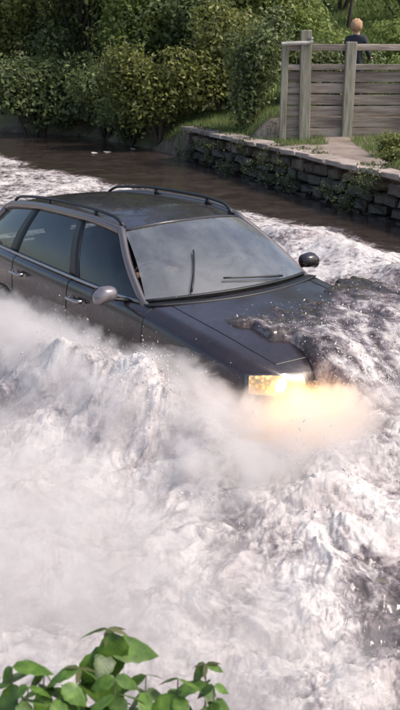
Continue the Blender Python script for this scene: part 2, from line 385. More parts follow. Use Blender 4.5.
# ------------------------------------------------------------------ car
def bake(o, name):
    dg = bpy.context.evaluated_depsgraph_get(); dg.update()
    me = bpy.data.meshes.new_from_object(o.evaluated_get(dg)); me.name = name; return me

car = empty('car', CAR, math.atan2(HY, HX))
car.rotation_mode = 'XYZ'; car.rotation_euler = (0, math.radians(-1.6), math.atan2(HY, HX)); car.location = CAR + Vector((-.05, 0, .0))
tag(car, 'dark estate car driving bonnet deep through white flood water with headlight lit', 'car')
ST = [ # x, halfwidth, z shoulder, z centre
 (2.36, .46, .55, .56), (2.33, .62, .63, .66), (2.22, .74, .70, .75), (2.0, .835, .765, .825), (1.75, .875, .82, .875), (1.42, .90, .865, .925), (1.1, .905, .90, .965), (1.0, .907, .915, .985),
 (.80, .91, .935, None), (.3, .915, .95, None), (-.12, .915, .965, None), (-.7, .915, .985, None), (-1.2, .91, 1.0, None), (-1.75, .895, 1.01, None), (-2.15, .85, 1.01, None), (-2.34, .76, .98, None), (-2.40, .66, .90, None)]
ST = [(x if x < 1.1 else 1.1 + (x - 1.1) * .93, w_, a_, c_) for x, w_, a_, c_ in ST]
bm = bmesh.new(); rows = []
for i, (x, wd, zs, zc) in enumerate(ST):
    bul = 0.0
    half = [(0, .20), (wd * .86, .20), (wd * .965, .27), (wd * .985, .45), (wd, .62 if zs > .75 else zs * .8), (wd * .985, zs - .10), (wd * .955, zs - .02)]
    if zc is not None:
        half += [(wd * .86, zs + .035), (wd * .78, zs + .040), (wd * .42, zc - .006), (0, zc)]
    elif i == len(ST) - 1 or i == len(ST) - 2:
        half += [(wd * .86, zs), (wd * .78, zs + .005), (wd * .42, zs + .02), (0, zs + .025)]
    else:
        half += [(wd - .09, zs), (wd - .11, zs - .02), (wd - .14, .56), (0, .52)]
    full = [(-y, z) for y, z in half[:0:-1]] + half[0:1] + half[1:]      # right side down, bottom, left side up
    # order: from centre top (right) down around to centre top (left)
    ring = [(-y, z) for y, z in half[::-1]] + [(y, z) for y, z in half[1:]]
    rows.append([bm.verts.new((x - (.05 * abs(y) if x > 2.1 else 0), y, z)) for y, z in ring[:-1]])
n = len(rows[0])
for i in range(len(rows) - 1):
    for k in range(n):
        bm.faces.new((rows[i][k], rows[i][(k + 1) % n], rows[i + 1][(k + 1) % n], rows[i + 1][k]))
bm.faces.new(rows[0][::-1]); bm.faces.new(rows[-1])
bmesh.ops.recalc_face_normals(bm, faces=bm.faces)
cl = bm.edges.layers.float.get('crease_edge') or bm.edges.layers.float.new('crease_edge')
# side shoulder line and bonnet edge creases
for e in bm.edges:
    v0, v1 = e.verts
    for r in range(len(rows)):
        pass
half_n = 11
for i in range(len(rows) - 1):
    for k in range(n):
        kk = k if k <= 10 else 20 - k
        e = bm.edges.get((rows[i][k], rows[i + 1][k]))
        # index in 'half' list: k=0 -> half[10]; k=10 -> half[0]; k=11.. -> half[1..]
        h = 10 - k if k <= 10 else k - 10
        if h == 6: e[cl] = .35
        if h == 7 and ST[i][3] is not None: e[cl] = .3
        if h in (7, 8) and ST[i][3] is None: e[cl] = .8
        if h == 5: e[cl] = .15
tmp = link('tmp', bm_mesh('tmp', bm, True)); md = tmp.modifiers.new('s', 'SUBSURF'); md.levels = 3; md.render_levels = 3
bme = bake(tmp, 'body'); bpy.data.objects.remove(tmp)
bm = bmesh.new(); bm.from_mesh(bme)
cage = bm.faces.layers.int.new('cage')
for f in bm.faces: f[cage] = f.index // 64
# wheel arches: cut and snap
from mathutils.bvhtree import BVHTree
BODY = BVHTree.FromBMesh(bm)
R_A = .375
for ax in (1.36, -1.42):
    kill = [f for f in bm.faces if abs(f.calc_center_median().y) > .62 and math.hypot(f.calc_center_median().x - ax, f.calc_center_median().z - .33) < R_A and f.calc_center_median().z > .1]
    bmesh.ops.delete(bm, geom=kill, context='FACES')
    for v in bm.verts:
        if abs(v.co.y) > .6 and v.is_boundary and math.hypot(v.co.x - ax, v.co.z - .33) < R_A + .12:
            d = Vector((v.co.x - ax, v.co.z - .33)); d = d.normalized() * (R_A + .005); v.co.x = ax + d.x; v.co.z = .33 + d.y
def split(bm, test, name, ids=None):
    """move the faces that pass the test into their own mesh; returns mesh and outline loops"""
    fs = [f for f in bm.faces if (f[cage] in ids if ids else test(f.calc_center_median()))]
    b2 = bmesh.new(); vm = {}
    for f in fs:
        vs = []
        for v in f.verts:
            if v not in vm: vm[v] = b2.verts.new(v.co)
            vs.append(vm[v])
        nf = b2.faces.new(vs); nf.smooth = True
    bmesh.ops.delete(bm, geom=fs, context='FACES')
    edges = [(e.verts[0].co.copy(), e.verts[1].co.copy()) for e in b2.edges if e.is_boundary]
    return b2, edges
def gap_mesh(edges, parent):
    g = bmesh.new()
    for p, q in edges: tube_bm([p, q], .0045, 4, g, cap=False)
    link('panel_gap', bm_mesh('panel_gap', g), parent, M['blacktrim'])
def belt_z(x): return np.interp(x, [-2.4, -1.2, -.12, .8, 1.0, 1.42], [1.0, .985, .95, .92, .90, .865])
for sd in (-1, 1):
    for x0, x1 in ((-.12, 1.0), (-1.2, -.12)):
        b2, ed = split(bm, lambda c: x0 < c.x < x1 and c.y * sd > .8 and .24 < c.z < belt_z(c.x) + .035, 'door')
        dn = link('door', bm_mesh('door', b2, True), car, M['paint']); gap_mesh(ed, dn)
        hx = x0 + .17; hz = belt_z(hx) - .105
        hb = tube_bm(cat_rom([(hx - .10, sd * .915, hz), (hx - .085, sd * .955, hz + .004), (hx, sd * .965, hz + .006), (hx + .085, sd * .955, hz + .004), (hx + .10, sd * .915, hz)], 4), .013, 8, flat=1.3)
        link('door_handle', bm_mesh('door_handle', hb, True), dn, M['chrome'])
bon_ids = {i * n + k for i in range(2, 7) for k in (0, 1, n - 2, n - 1)}
b2, ed = split(bm, None, 'bonnet', bon_ids)
bon = link('bonnet', bm_mesh('bonnet', b2, True), car, M['paint']); gap_mesh(ed, bon)
for f in bm.faces: f.smooth = True
link('body', bm_mesh('body', bm, True), car, M['paint'])

BELT = [(-2.22, .70, 1.02), (-1.95, .775, 1.015), (-1.2, .822, 1.005), (-.12, .835, .975), (.50, .815, .955), (.86, .775, .945)]
CANT = [(-1.98, .55, 1.315), (-1.72, .575, 1.375), (-1.1, .60, 1.425), (-.35, .605, 1.43), (.0, .595, 1.41), (.24, .575, 1.375)]
bl_ = cat_rom(BELT, 12); ct_ = cat_rom(CANT, 12)
def sidept(s, v, sd, off=0.0):
    i = min(s * 60, 59.999); k = int(i); t = i - k
    p = bl_[k].lerp(bl_[k + 1], t); q = ct_[k].lerp(ct_[k + 1], t)
    r = p.lerp(q, v); bulge = .028 * math.sin(math.pi * v) + off
    return Vector((r.x, sd * (r.y + bulge), r.z + off * .3))
def patch(fn, nu, nv, th=0.0):
    bm = bmesh.new(); g = [[bm.verts.new(fn(i / nu, j / nv)) for j in range(nv + 1)] for i in range(nu + 1)]
    for i in range(nu):
        for j in range(nv): bm.faces.new((g[i][j], g[i + 1][j], g[i + 1][j + 1], g[i][j + 1]))
    bmesh.ops.recalc_face_normals(bm, faces=bm.faces)
    if th:
        r = bmesh.ops.solidify(bm, geom=bm.faces[:], thickness=th)
    return bm
for sd in (-1, 1):
    for nm, s0, s1, rl in (('window', .615, .985, .0), ('window', .385, .585, .0), ('window', .06, .355, .0)):
        def fn(u, v): 
            return sidept(s0 + (s1 - s0) * u, .03 + .92 * v, sd, -.012)
        link(nm, bm_mesh(nm, patch(fn, 12, 6), True), car, M['sideglass'])
    for s0, s1 in ((.580, .618), (.350, .388), (0, .065)):
        link('pillar', bm_mesh('pillar', patch(lambda u, v: sidept(s0 + (s1 - s0) * u, v, sd, -.006), 2, 8, .02), True), car, M['blacktrim'])
    # belt trim and side rail of the roof running into both end pillars
    tr = tube_bm([sidept(i / 30, 0.0, sd, .004) for i in range(31)], .012, 6, flat=1.5)
    link('belt_trim', bm_mesh('belt_trim', tr, True), car, M['chrome'])
    path = [Vector((.98, sd * .78, .885)), sidept(1, 0, sd)] + [sidept(1, v / 5, sd) for v in range(1, 5)] + [sidept(1 - i / 30, 1.0, sd) for i in range(31)] + [sidept(0, 1 - v / 4, sd) for v in range(1, 5)]
    path = cat_rom(path, 2)
    rl = tube_bm(path, [.032] * 12 + [.036] * (len(path) - 12), 10, flat=1.0)
    link('roof_side', bm_mesh('roof_side', rl, True), car, M['rail'])
    # roof bar
    rp = []
    for i in range(25):
        s = .10 + .86 * i / 24; p = sidept(s, 1.0, sd); e = min(i, 24 - i); lift = .07 if e > 2 else (.02, .045, .062)[e]
        rp.append(Vector((p.x, sd * (abs(p.y) - .045), p.z + lift)))
    rb = tube_bm(rp, .016, 8, flat=.8)
    ro_ = link('roof_bar', bm_mesh('roof_bar', rb, True), car, M['blacktrim'])
    for i in (1, 9, 16, 23):
        p = rp[i]; link('bar_foot', bm_mesh('bar_foot', tube_bm([p + Vector((0, 0, -.065)), p], [.026, .015], 8), True), ro_, M['blacktrim'])
# roof
def roof_fn(u, v):
    i = min(u * 60, 59.999); k = int(i); t = i - k; q = ct_[k].lerp(ct_[k + 1], t); y = (v * 2 - 1)
    return Vector((q.x + (.085 * (1 - y * y)) * (1 if u > .9 else 0) * (u - .9) * 10 - (.06 * (1 - y * y)) * max(0, .1 - u) * 10, q.y * y, q.z + .045 * (1 - abs(y) ** 2.5) + .004))
link('roof', bm_mesh('roof', patch(roof_fn, 48, 20, .01), True), car, M['paint'])
def ws_fn(u, v):
    y = u * 2 - 1
    b_ = Vector((.87 + .20 * (1 - y * y), .765 * y, .965 + .02 * (1 - y * y))); t_ = Vector((.255 + .085 * (1 - y * y), .560 * y, 1.378 + .042 * (1 - y * y)))
    p = b_.lerp(t_, v); p.x += .03 * math.sin(math.pi * v); p.z += .02 * math.sin(math.pi * v); return p
link('windscreen', bm_mesh('windscreen', patch(ws_fn, 20, 12), True), car, M['windscreen'])
ws = []
for u0, v0, u1, v1 in ((0, 0, 1, 0), (0, 1, 1, 1)):
    ws.append([ws_fn(u0 + (u1 - u0) * i / 20, v0 + (v1 - v0) * i / 20) for i in range(21)])
g = bmesh.new(); tube_bm(ws[0], .018, 6, g, flat=.6); tube_bm(ws[1], .012, 6, g, flat=.6)
link('windscreen_seal', bm_mesh('windscreen_seal', g, True), car, M['blacktrim'])
cow = patch(lambda u, v: Vector((.86 + .20 * (1 - (u * 2 - 1) ** 2) + .13 * v, .80 * (u * 2 - 1), .948 + .014 * (1 - (u * 2 - 1) ** 2) * (1 - v) + .010 * v)), 16, 3, .01)
link('cowl', bm_mesh('cowl', cow, True), car, M['blacktrim'])
for a0, ang, ln in ((-.44, 60, .36), (.42, 7, .55)):
    p0 = ws_fn(.5 + a0 / 1.5, .0)
    u0 = .5 + a0 / 1.5
    pts = [ws_fn(u0 + math.cos(math.radians(ang)) * ln * t / 1.45 * (-1 if a0 > 0 else 1) , .03 + math.sin(math.radians(ang)) * ln * t / .62) + Vector((.018, 0, .018)) for t in np.linspace(0, 1, 8)]
    link('wiper', bm_mesh('wiper', tube_bm(pts, [.010] * 3 + [.007] * 5, 6), True), car, M['blacktrim'])
def rw_fn(u, v):
    y = u * 2 - 1
    return Vector((-2.30 - .05 * (1 - y * y), .66 * y, 1.0)).lerp(Vector((-2.0 - .06 * (1 - y * y), .54 * y, 1.33 + .04 * (1 - y * y))), v)
link('rear_window', bm_mesh('rear_window', patch(rw_fn, 12, 8), True), car, M['sideglass'])
# door mirrors
for sd in (-1, 1):
    bm = bmesh.new(); bmesh.ops.create_uvsphere(bm, u_segments=20, v_segments=12, radius=1)
    for v in bm.verts:
        x, y, z = v.co
        sx = .10 if x > 0 else .03
        v.co = Vector((x * sx, math.copysign(abs(y) ** .75, y) * .125, math.copysign(abs(z) ** .75, z) * .078))
        v.co.z -= .02 * (v.co.y * sd > .05)
    mo = link('door_mirror', bm_mesh('door_mirror', bm, True), car, M['mirror'] if sd < 0 else M['paint'], (.70, sd * (1.015 if sd < 0 else .97), 1.02)); mo.scale = (.80,) * 3
    bm = tube_bm([(-.01, -sd * .27, -.10), (-.0, -sd * .17, -.075), (0, -sd * .10, -.06), (0, -sd * .05, -.04)], [.04, .035, .028, .03], 8, flat=.6)
    link('mirror_arm', bm_mesh('mirror_arm', bm, True), mo, M['blacktrim'])
    bm = bmesh.new(); bmesh.ops.create_circle(bm, cap_ends=True, segments=24, radius=1)
    for v in bm.verts: v.co = Vector((-.034, math.copysign(abs(v.co.x) ** .7, v.co.x) * .11, math.copysign(abs(v.co.y) ** .7, v.co.y) * .065))
    link('mirror_glass', bm_mesh('mirror_glass', bm), mo, M['chrome'])
# headlights, grille, wheels
for sd in (-1, 1):
    def hf(u, v, off=.016):
        q = math.radians(-2 + 52 * u); z = .545 + .135 * v + .02 * u + .012 * math.sin(3 * u) * v
        o_ = Vector((1.75, sd * .40, z)); d_ = Vector((math.cos(q), sd * math.sin(q), 0))
        hit = BODY.ray_cast(o_ + d_ * 1.5, -d_)
        return hit[0] + d_ * off + Vector((0, 0, .0))
    hl = link('headlight', bm_mesh('headlight', patch(hf, 16, 6), True), car, M['lens'])
    link('reflector', bm_mesh('reflector', patch(lambda u, v: hf(.04 + .9 * u, .08 + .84 * v, .006), 14, 5), True), hl, M['reflector'] if sd < 0 else M['reflector'])
    bm = bmesh.new(); bmesh.ops.create_uvsphere(bm, u_segments=16, v_segments=10, radius=.065)
    for v in bm.verts: v.co *= .75; v.co.x *= .45
    lp = link('bulb', bm_mesh('bulb', bm, True), hl, M['lamp'], tuple(hf(.45, .5, .004)))
    ld = bpy.data.lights.new('headlight_beam', 'SPOT'); ld.energy = 27 if sd < 0 else 30; ld.color = (1, .50, .055); ld.spot_size = math.radians(150); ld.spot_blend = 1; ld.shadow_soft_size = .07
    lo = bpy.data.objects.new('headlight_beam', ld); C.objects.link(lo); lo.parent = hl; lo.location = tuple(hf(.5, .6, .12)); lo.rotation_euler = (0, math.radians(-55), 0)
for k in range(6):
    link('grille_slat', bm_mesh('grille_slat', tube_bm([(2.25, -.34, .47 + .03 * k), (2.285, 0, .47 + .03 * k), (2.25, .34, .47 + .03 * k)], .008, 6), True), car, M['chrome'])
for ax in (1.36, -1.42):
    for sd in (-1, 1):
        we = empty('wheel', (ax, sd * .80, .33)); we.parent = car
        prof = [(.20, -.10), (.29, -.112), (.325, -.09), (.33, -.03), (.33, .03), (.325, .09), (.29, .112), (.20, .10)]
        def lathe(prof, seg=36):
            b = bmesh.new(); rg = [[b.verts.new((r * math.cos(q), y, r * math.sin(q))) for r, y in prof] for q in [2 * math.pi * i / seg for i in range(seg)]]
            for i in range(seg):
                for j in range(len(prof) - 1): b.faces.new((rg[i][j], rg[(i + 1) % seg][j], rg[(i + 1) % seg][j + 1], rg[i][j + 1]))
            bmesh.ops.recalc_face_normals(b, faces=b.faces); return b
        link('tyre', bm_mesh('tyre', lathe(prof), True), we, M['rubber'])
        b = lathe([(.20, -.10), (.215, -.105), (.215, .105), (.20, .10)])
        for q in range(5): tube_bm([(0, sd * .08, 0), (.2 * math.cos(q * 1.2566), sd * .095, .2 * math.sin(q * 1.2566))], [.045, .025], 6, b)
        link('rim', bm_mesh('rim', b, True), we, M['rim'])
        link('arch_liner', bm_mesh('arch_liner', patch(lambda u, v: Vector((ax + .376 * math.cos(math.pi * u), sd * (.905 - .35 * v), .33 + .376 * math.sin(math.pi * u))), 20, 2), True), car, M['rubber'])
# cabin: dashboard, steering wheel, seats
db = patch(lambda u, v: Vector((.98 - .55 * v, .76 * (u * 2 - 1), .93 - .05 * v ** 2 + .02 * math.sin(3 * u))), 10, 4, .05)
link('dashboard', bm_mesh('dashboard', db, True), car, M['interior'])
sw = [(.30 + .05 * math.sin(q) * -1, -.36 + .18 * math.cos(q), .93 + .17 * math.sin(q)) for q in np.linspace(0, 2 * math.pi, 25)]
link('steering_wheel', bm_mesh('steering_wheel', tube_bm(sw, .016, 8), True), car, M['blacktrim'])
for sx_, sy_ in ((-.15, -.36), (-.15, .36), (-1.05, -.38), (-1.05, .38)):
    se = empty('seat', (sx_, sy_, .5)); se.parent = car
    b = box_bm(.5, .5, .14, .05, 0, 3); b.transform(Matrix.Translation((.2, 0, .07))); link('cushion', bm_mesh('cushion', b, True), se, M['interior'])
    b = box_bm(.13, .48, .62, .05, 0, 3); b.transform(Matrix.Translation((-.13, 0, .36)) @ Matrix.Rotation(math.radians(-14), 4, 'Y')); link('backrest', bm_mesh('backrest', b, True), se, M['interior'])
    b = box_bm(.10, .26, .18, .045, 0, 3); b.transform(Matrix.Translation((-.23, 0, .74)) @ Matrix.Rotation(math.radians(-10), 4, 'Y')); link('headrest', bm_mesh('headrest', b, True), se, M['interior'])

# ------------------------------------------------------------------ spray
def spray_field(cnt, fn_pos, r0, r1):
    iv = np.array([(1, 0, 0), (-1, 0, 0), (0, 1, 0), (0, -1, 0), (0, 0, 1), (0, 0, -1)], float)
    fi = np.array([(0, 2, 4), (2, 1, 4), (1, 3, 4), (3, 0, 4), (2, 0, 5), (1, 2, 5), (3, 1, 5), (0, 3, 5)])
    P = fn_pos(cnt); n_ = len(P); R = r0 + (r1 - r0) * RNG.random(n_) ** 5
    d = RNG.normal(size=(n_, 3)); d[:, 2] = np.abs(d[:, 2]) + .4; d /= np.linalg.norm(d, axis=1)[:, None]
    st = RNG.random(n_) ** 2 * 3.2
    V = iv[None] * R[:, None, None] + d[:, None, :] * ((iv[None] * d[:, None, :]).sum(-1) * (R * st)[:, None])[..., None]
    V = V + P[:, None, :]
    Fi = (fi[None] + (np.arange(n_) * 6)[:, None, None]).reshape(-1, 3)
    return V.reshape(-1, 3), Fi
def car_to_world(a, b): return CAR.x + a * HX - b * HY, CAR.y + a * HY + b * HX
M['drop'] = mat('spray_drop', (.62, .59, .58), .35)
def drops(cnt):
    k = RNG.random(cnt)
    a = np.where(k < .5, RNG.uniform(-3.2, 2.6, cnt), np.where(k < .8, RNG.normal(2.5, .4, cnt), RNG.uniform(-2, 2.2, cnt)))
    b = np.where(k < .5, RNG.normal(-1.25, .22, cnt), np.where(k < .8, RNG.normal(0, .8, cnt), RNG.normal(1.9, .6, cnt)))
    # drops gather in bursts
    x, y = car_to_world(a, b); h, _, _ = water_fn(x, y)
    burst = np.clip(fbm(x, y, 3, 2.6) * 1.9 + .25, .03, 1.6)
    z = WL + h + RNG.exponential(.055, cnt) * burst * np.where(b > -.6, .35, 1)
    return np.stack([x, y, z], -1)
V, Fi = spray_field(34000, drops, .0010, .0062)
tag(link('spray_drops', mesh_np('spray_drops', V, Fi), mats=M['drop']), 'white drops thrown up around the car', kind='stuff')
def drops2(cnt):
    y = RNG.uniform(2.8, 7, cnt); x = RNG.uniform(-.3, .3, cnt) * y; h, _, _ = water_fn(x, y)
    z = WL + h + RNG.exponential(.02, cnt); return np.stack([x, y, z], -1)
V, Fi = spray_field(12000, drops2, .0008, .0035)
tag(link('foam_drops', mesh_np('foam_drops', V, Fi), mats=M['drop']), 'small drops leaping from the churned foam', kind='stuff')

# soft spray: low rolling mist bodies round the nose and along the near side
mm = bpy.data.materials.new('spray_mist'); mm.use_nodes = True; t = mm.node_tree; t.nodes.remove(t.nodes['Principled BSDF'])
pv = N(mm, 'VolumePrincipled'); pv.inputs['Color'].default_value = (.92, .885, .865, 1); pv.inputs['Anisotropy'].default_value = .1
tc = N(mm, 'TexCoord'); ln = N(mm, 'VectorMath', operation='LENGTH'); L(mm, tc.outputs['Object'], ln.inputs[0])
geo = N(mm, 'NewGeometry'); nz = N(mm, 'TexNoise', Scale=4.5, Detail=5, Roughness=.65, Distortion=.8); L(mm, geo.outputs['Position'], nz.inputs['Vector'])
q1 = N(mm, 'MapRange'); q1.inputs[1].default_value = 1.0; q1.inputs[2].default_value = .2; q1.inputs[3].default_value = -.05; q1.inputs[4].default_value = .45; L(mm, ln.outputs['Value'], q1.inputs[0])
q2 = N(mm, 'Math', operation='ADD'); L(mm, q1.outputs[0], q2.inputs[0]); L(mm, nz.outputs[0], q2.inputs[1])
q3 = N(mm, 'MapRange'); q3.inputs[1].default_value = .52; q3.inputs[2].default_value = .95; q3.inputs[3].default_value = 0; q3.inputs[4].default_value = 9.0; L(mm, q2.outputs[0], q3.inputs[0])
L(mm, q3.outputs[0], pv.inputs['Density']); L(mm, pv.outputs[0], t.nodes['Material Output'].inputs['Volume'])
bm = bmesh.new(); bmesh.ops.create_icosphere(bm, subdivisions=3, radius=1); mist_me = bm_mesh('spray_cloud', bm, True); mist_me.materials.append(mm)
mist2 = mm.copy(); mist2.name = 'thin_mist'
for nd in mist2.node_tree.nodes:
    if nd.type == 'MAP_RANGE' and abs(nd.inputs[4].default_value - 9.0) < .01: nd.inputs[4].default_value = 3.4
thin_me = mist_me.copy(); thin_me.materials.clear(); thin_me.materials.append(mist2)
for a, b, z, sa, sb, sz, me_, lb in ((2.68, -.85, .52, .62, 1.1, .40, mist_me, 'soft white spray bursting ahead of the car nose'),
        (.4, -1.40, .50, 3.0, .50, .42, mist_me, 'soft white spray rolling along the near side of the car'),
        (1.75, -1.12, .56, .95, .36, .34, mist_me, 'dense white spray thrown up against the front wheel and wing'),
        (2.6, -2.7, .38, 3.2, 1.5, .40, thin_me, 'thin white spray drifting over the foam in front of the car'),
        (-1.6, -2.5, .38, 2.6, 1.2, .40, thin_me, 'thin white spray hanging over the foam at the left')):
    x, y = car_to_world(a, b)
    o = link('spray_cloud', me_, loc=(x, y, z)); o.scale = (sa, sb, sz); o.rotation_euler = (0, 0, math.atan2(HY, HX))
    tag(o, lb, kind='stuff')

# ------------------------------------------------------------------ plants and trees
def leaves(clumps, n, size, up=.4, shell=.55, elong=1.9, droop=0.0):
    """clumps: (x,y,z,rx,ry,rz). returns verts, quads(as 4-vert folded leaf), rnd"""
    cl = np.array(clumps, float); wts = (cl[:, 3] * cl[:, 4] * cl[:, 5]) ** .67; wts /= wts.sum()
    ci = RNG.choice(len(cl), n, p=wts)
    d = RNG.normal(size=(n, 3)); d /= np.linalg.norm(d, axis=1)[:, None]
    rad = shell + (1.08 - shell) * RNG.random(n) ** .7
    # lumpy surface
    rad = rad * (1 + .45 * RNG.random(n) ** 5)
    lump = 1 + .38 * np.sin(d[:, 0] * 7 + ci * 1.7) * np.sin(d[:, 1] * 6 + ci) * np.cos(d[:, 2] * 5 + ci * 2.3)
    P = cl[ci, :3] + d * (rad * lump)[:, None] * cl[ci, 3:6]
    nrm = d * .6 + RNG.normal(size=(n, 3)) * .55 + np.array([0, 0, up]); nrm /= np.linalg.norm(nrm, axis=1)[:, None]
    t = np.cross(nrm, RNG.normal(size=(n, 3))); t /= np.linalg.norm(t, axis=1)[:, None]
    t[:, 2] -= droop; b = np.cross(nrm, t)
    s = size * (.55 + .9 * RNG.random(n))[:, None]
    V = np.stack([P - t * s * .5 * elong * .5, P + b * s * .28 + nrm * s * .06, P + t * s * .5 * elong * .5, P - b * s * .28 + nrm * s * .06], 1)
    r = np.clip(RNG.random(n) * .75 + .12 * np.sin(ci * 12.9898) + .12, 0, 1)
    return V.reshape(-1, 3), np.arange(n * 4).reshape(-1, 4), r
def foliage(name, clumps, n, size, m, parent=None, **kw):
    V, Fq, r = leaves(clumps, n, size, **kw)
    return link(name, mesh_np(name, V, Fq, False, {'rnd': ('FACE', r)}), parent, m)
def stems(clumps, base, r=.03):
    bm = bmesh.new()
    for c in clumps:
        p = Vector(c[:3]); mid = base.lerp(p, .5) + Vector((random.uniform(-.1, .1), random.uniform(-.1, .1), .1 * random.random()))
        tube_bm(cat_rom([base, mid, p + Vector((0, 0, c[5] * .5))], 4), [r * (1 - .085 * i) for i in range(9)], 6, bm)
    return bm
def shrub(label, base, wdt, hgt, m, n, size, nc=9, group='shrubs on the far bank', cat='shrub', flat=.8, name='shrub', over=None, lowest=None):
    bx, by = base; bz = float(land(bx, by)) if lowest is None else lowest
    root = empty(name, (bx, by, bz)); cl = []
    for i in range(nc):
        q = random.random() * 6.283; rr = math.sqrt(random.random()) * wdt * .36; hz = hgt * random.uniform(.25, .80)
        rad = wdt * random.uniform(.15, .27)
        cl.append((rr * math.cos(q), rr * flat * math.sin(q), hz, rad, rad * flat, rad * random.uniform(.6, .9) * hgt / wdt * 1.3))
    if over: cl += over
    foliage('leaves', cl, n, size, m, root)
    link('stem', bm_mesh('stem', stems(cl, Vector((0, 0, -.1)), .02 + .012 * hgt)), root, M['bark'])
    tag(root, label, cat, group); return root
def tree(label, base, hgt, spread, m, n, size, nc=14, trunk=.16, low=.35, group='trees behind the river', lean=0.0, cat='tree'):
    bx, by = base; bz = float(land(bx, by)); root = empty('tree', (bx, by, bz)); cl = []
    for i in range(nc):
        q = random.random() * 6.283; f = random.random(); hz = hgt * (low + (1 - low) * f); rr = spread * (.25 + .65 * random.random()) * (1 - .45 * f)
        rad = spread * random.uniform(.22, .40)
        cl.append((rr * math.cos(q) + lean * f, rr * math.sin(q), hz, rad, rad, rad * .75))
    foliage('crown', cl, n, size, m, root, shell=.45)
    bm = tube_bm(cat_rom([(0, 0, -.2), (.06 * hgt * random.uniform(-1, 1), 0, hgt * .35), (lean * .5, .1, hgt * .7), (lean, 0, hgt * .95)], 4), [trunk * (1 - .07 * i) for i in range(13)], 10)
    link('trunk', bm_mesh('trunk', bm, True), root, M['bark'])
    bm = bmesh.new()
    for c in cl:
        p = Vector(c[:3]); b0 = Vector((lean * .3, 0, max(hgt * .15, p.z * .62)))
        tube_bm(cat_rom([b0, b0.lerp(p, .55) + Vector((0, 0, .15)), p], 3), [trunk * .42 * (1 - .12 * i) for i in range(7)], 6, bm)
    link('branch', bm_mesh('branch', bm, True), root, M['bark'])
    tag(root, label, cat, group); return root
# shrubs hanging over the water on the left
shrub('large dark rounded shrub overhanging the water at the far left bank', (-4.3, 25.6), 3.4, 2.5, M['leaf_dark'], 9000, .13, 12)
shrub('dark blue green shrub by the water beside the yellow green bush', (-2.4, 24.6), 2.6, 2.3, M['leaf_dark'], 7000, .12, 10)
shrub('low dark bush dipping into the calm water left of the wall', (-1.7, 23.4), 1.8, 1.25, M['leaf_dark'], 4500, .10, 7)
shrub('yellow green bush growing at the left end of the stone bank', (-.95, 22.4), 2.3, 2.2, M['leaf_yellow'], 8000, .11, 11)
shrub('olive green bush behind the bare path at the wall end', (.55, 22.6), 2.2, 2.3, M['leaf_yellow'], 7000, .11, 10)
shrub('bright yellow lit bush at the left edge of the photo', (-6.3, 29.6), 1.6, 3.2, M['leaf_light'], 3000, .13, 6)
shrub('dark leafy bush closing in on the first fence post', (1.05, 19.6), 1.4, 2.3, M['leaf_dark'], 6000, .09, 9)
shrub('low dark bush under the trees in the middle of the far bank', (-.1, 24.5), 2.6, 3.0, M['leaf_dark'], 7000, .12, 10)
for px_, py_, wd, ht, mm_, lb in ((-6.2, 28.0, 3.4, 3.2, 'leaf_mid', 'mid green bush behind the largest overhanging shrub'), (-3.4, 27.6, 3.2, 3.6, 'leaf_dark', 'tall dark bush between the trunks at the upper left'), (-1.4, 25.8, 2.8, 3.9, 'leaf_light', 'tall mottled bush rising behind the yellow green bush'), (1.1, 25.0, 2.4, 3.5, 'leaf_mid', 'tall green bush left of the fence and behind the dense one'), (-9.5, 31.0, 4, 4.5, 'leaf_mid', 'broad green bush beyond the river at the far left')):
    shrub(lb, (px_, py_), wd, ht, M[mm_], 8000, .13, 12)
# hedge behind the fence
for i, (x, y, wd, ht, mm_, lb) in enumerate([
    (2.1, 20.1, 1.5, 1.30, 'leaf_dark', 'dark hedge bush behind the fence between the first two posts'),
    (3.15, 20.3, 1.5, 1.25, 'leaf_dark', 'dark hedge bush behind the fence at the middle of the long rails'),
    (4.5, 20.2, 1.6, 1.30, 'leaf_light', 'green hedge bush behind the fence at the right edge')]):
    shrub(lb, (x, y), wd, ht, M[mm_], 5000, .08, 8, group='hedge bushes behind the fence', name='hedge_bush', cat='hedge')
for i, (x, y, wd, ht, mm_, lb) in enumerate([(3.0, 23.5, 2.2, 1.1, 'leaf_light', 'low sunlit bush on the grass slope left of the slim tree'), (5.3, 24.5, 2.6, 1.1, 'leaf_light', 'low sunlit bush on the grass slope at the right edge'), (2.2, 25.5, 2.2, 1.7, 'leaf_light', 'green bush on the slope between the dense bush and the slim tree'), (6.2, 29.0, 3.0, 2.4, 'leaf_light', 'large rounded bush at the top right corner of the view'), (4.4, 31.5, 3.2, 2.3, 'leaf_light', 'pale green rounded bush high on the slope behind the person')]):
    shrub(lb, (x, y), wd, ht, M[mm_], 4500, .10, 8, group='bushes on the grass slope', cat='bush')
# trees
tree('tree with dark trunk at the upper left above the overhanging shrub', (-4.9, 28.5), 9, 3.2, M['leaf_mid'], 15000, .15, 16, .18, .18)
tree('tall dense tree at the top left corner of the view', (-8.0, 31.5), 10, 3.4, M['leaf_light'], 13000, .16, 16, .2, .15)
tree('dark tree standing above the yellow green bush', (-1.9, 27.0), 8.5, 2.9, M['leaf_dark'], 14000, .14, 16, .16, .2)
tree('leafy green tree above the middle of the far bank', (.3, 26.0), 8, 2.5, M['leaf_light'], 14000, .13, 16, .15, .2)
tree('pale green sapling among the darker trees at the top left', (-3.2, 27.2), 5, 1.2, M['leaf_light'], 3000, .12, 8, .06, .4)
tree('tree leaning in from the left of the fenced path', (1.6, 27.5), 8.5, 1.7, M['leaf_mid'], 6000, .13, 12, .14, .42)
tree('slim dark trunked tree on the sunlit grass behind the fence', (4.15, 28.5), 10, 2.2, M['leaf_light'], 3500, .14, 10, .055, .62)
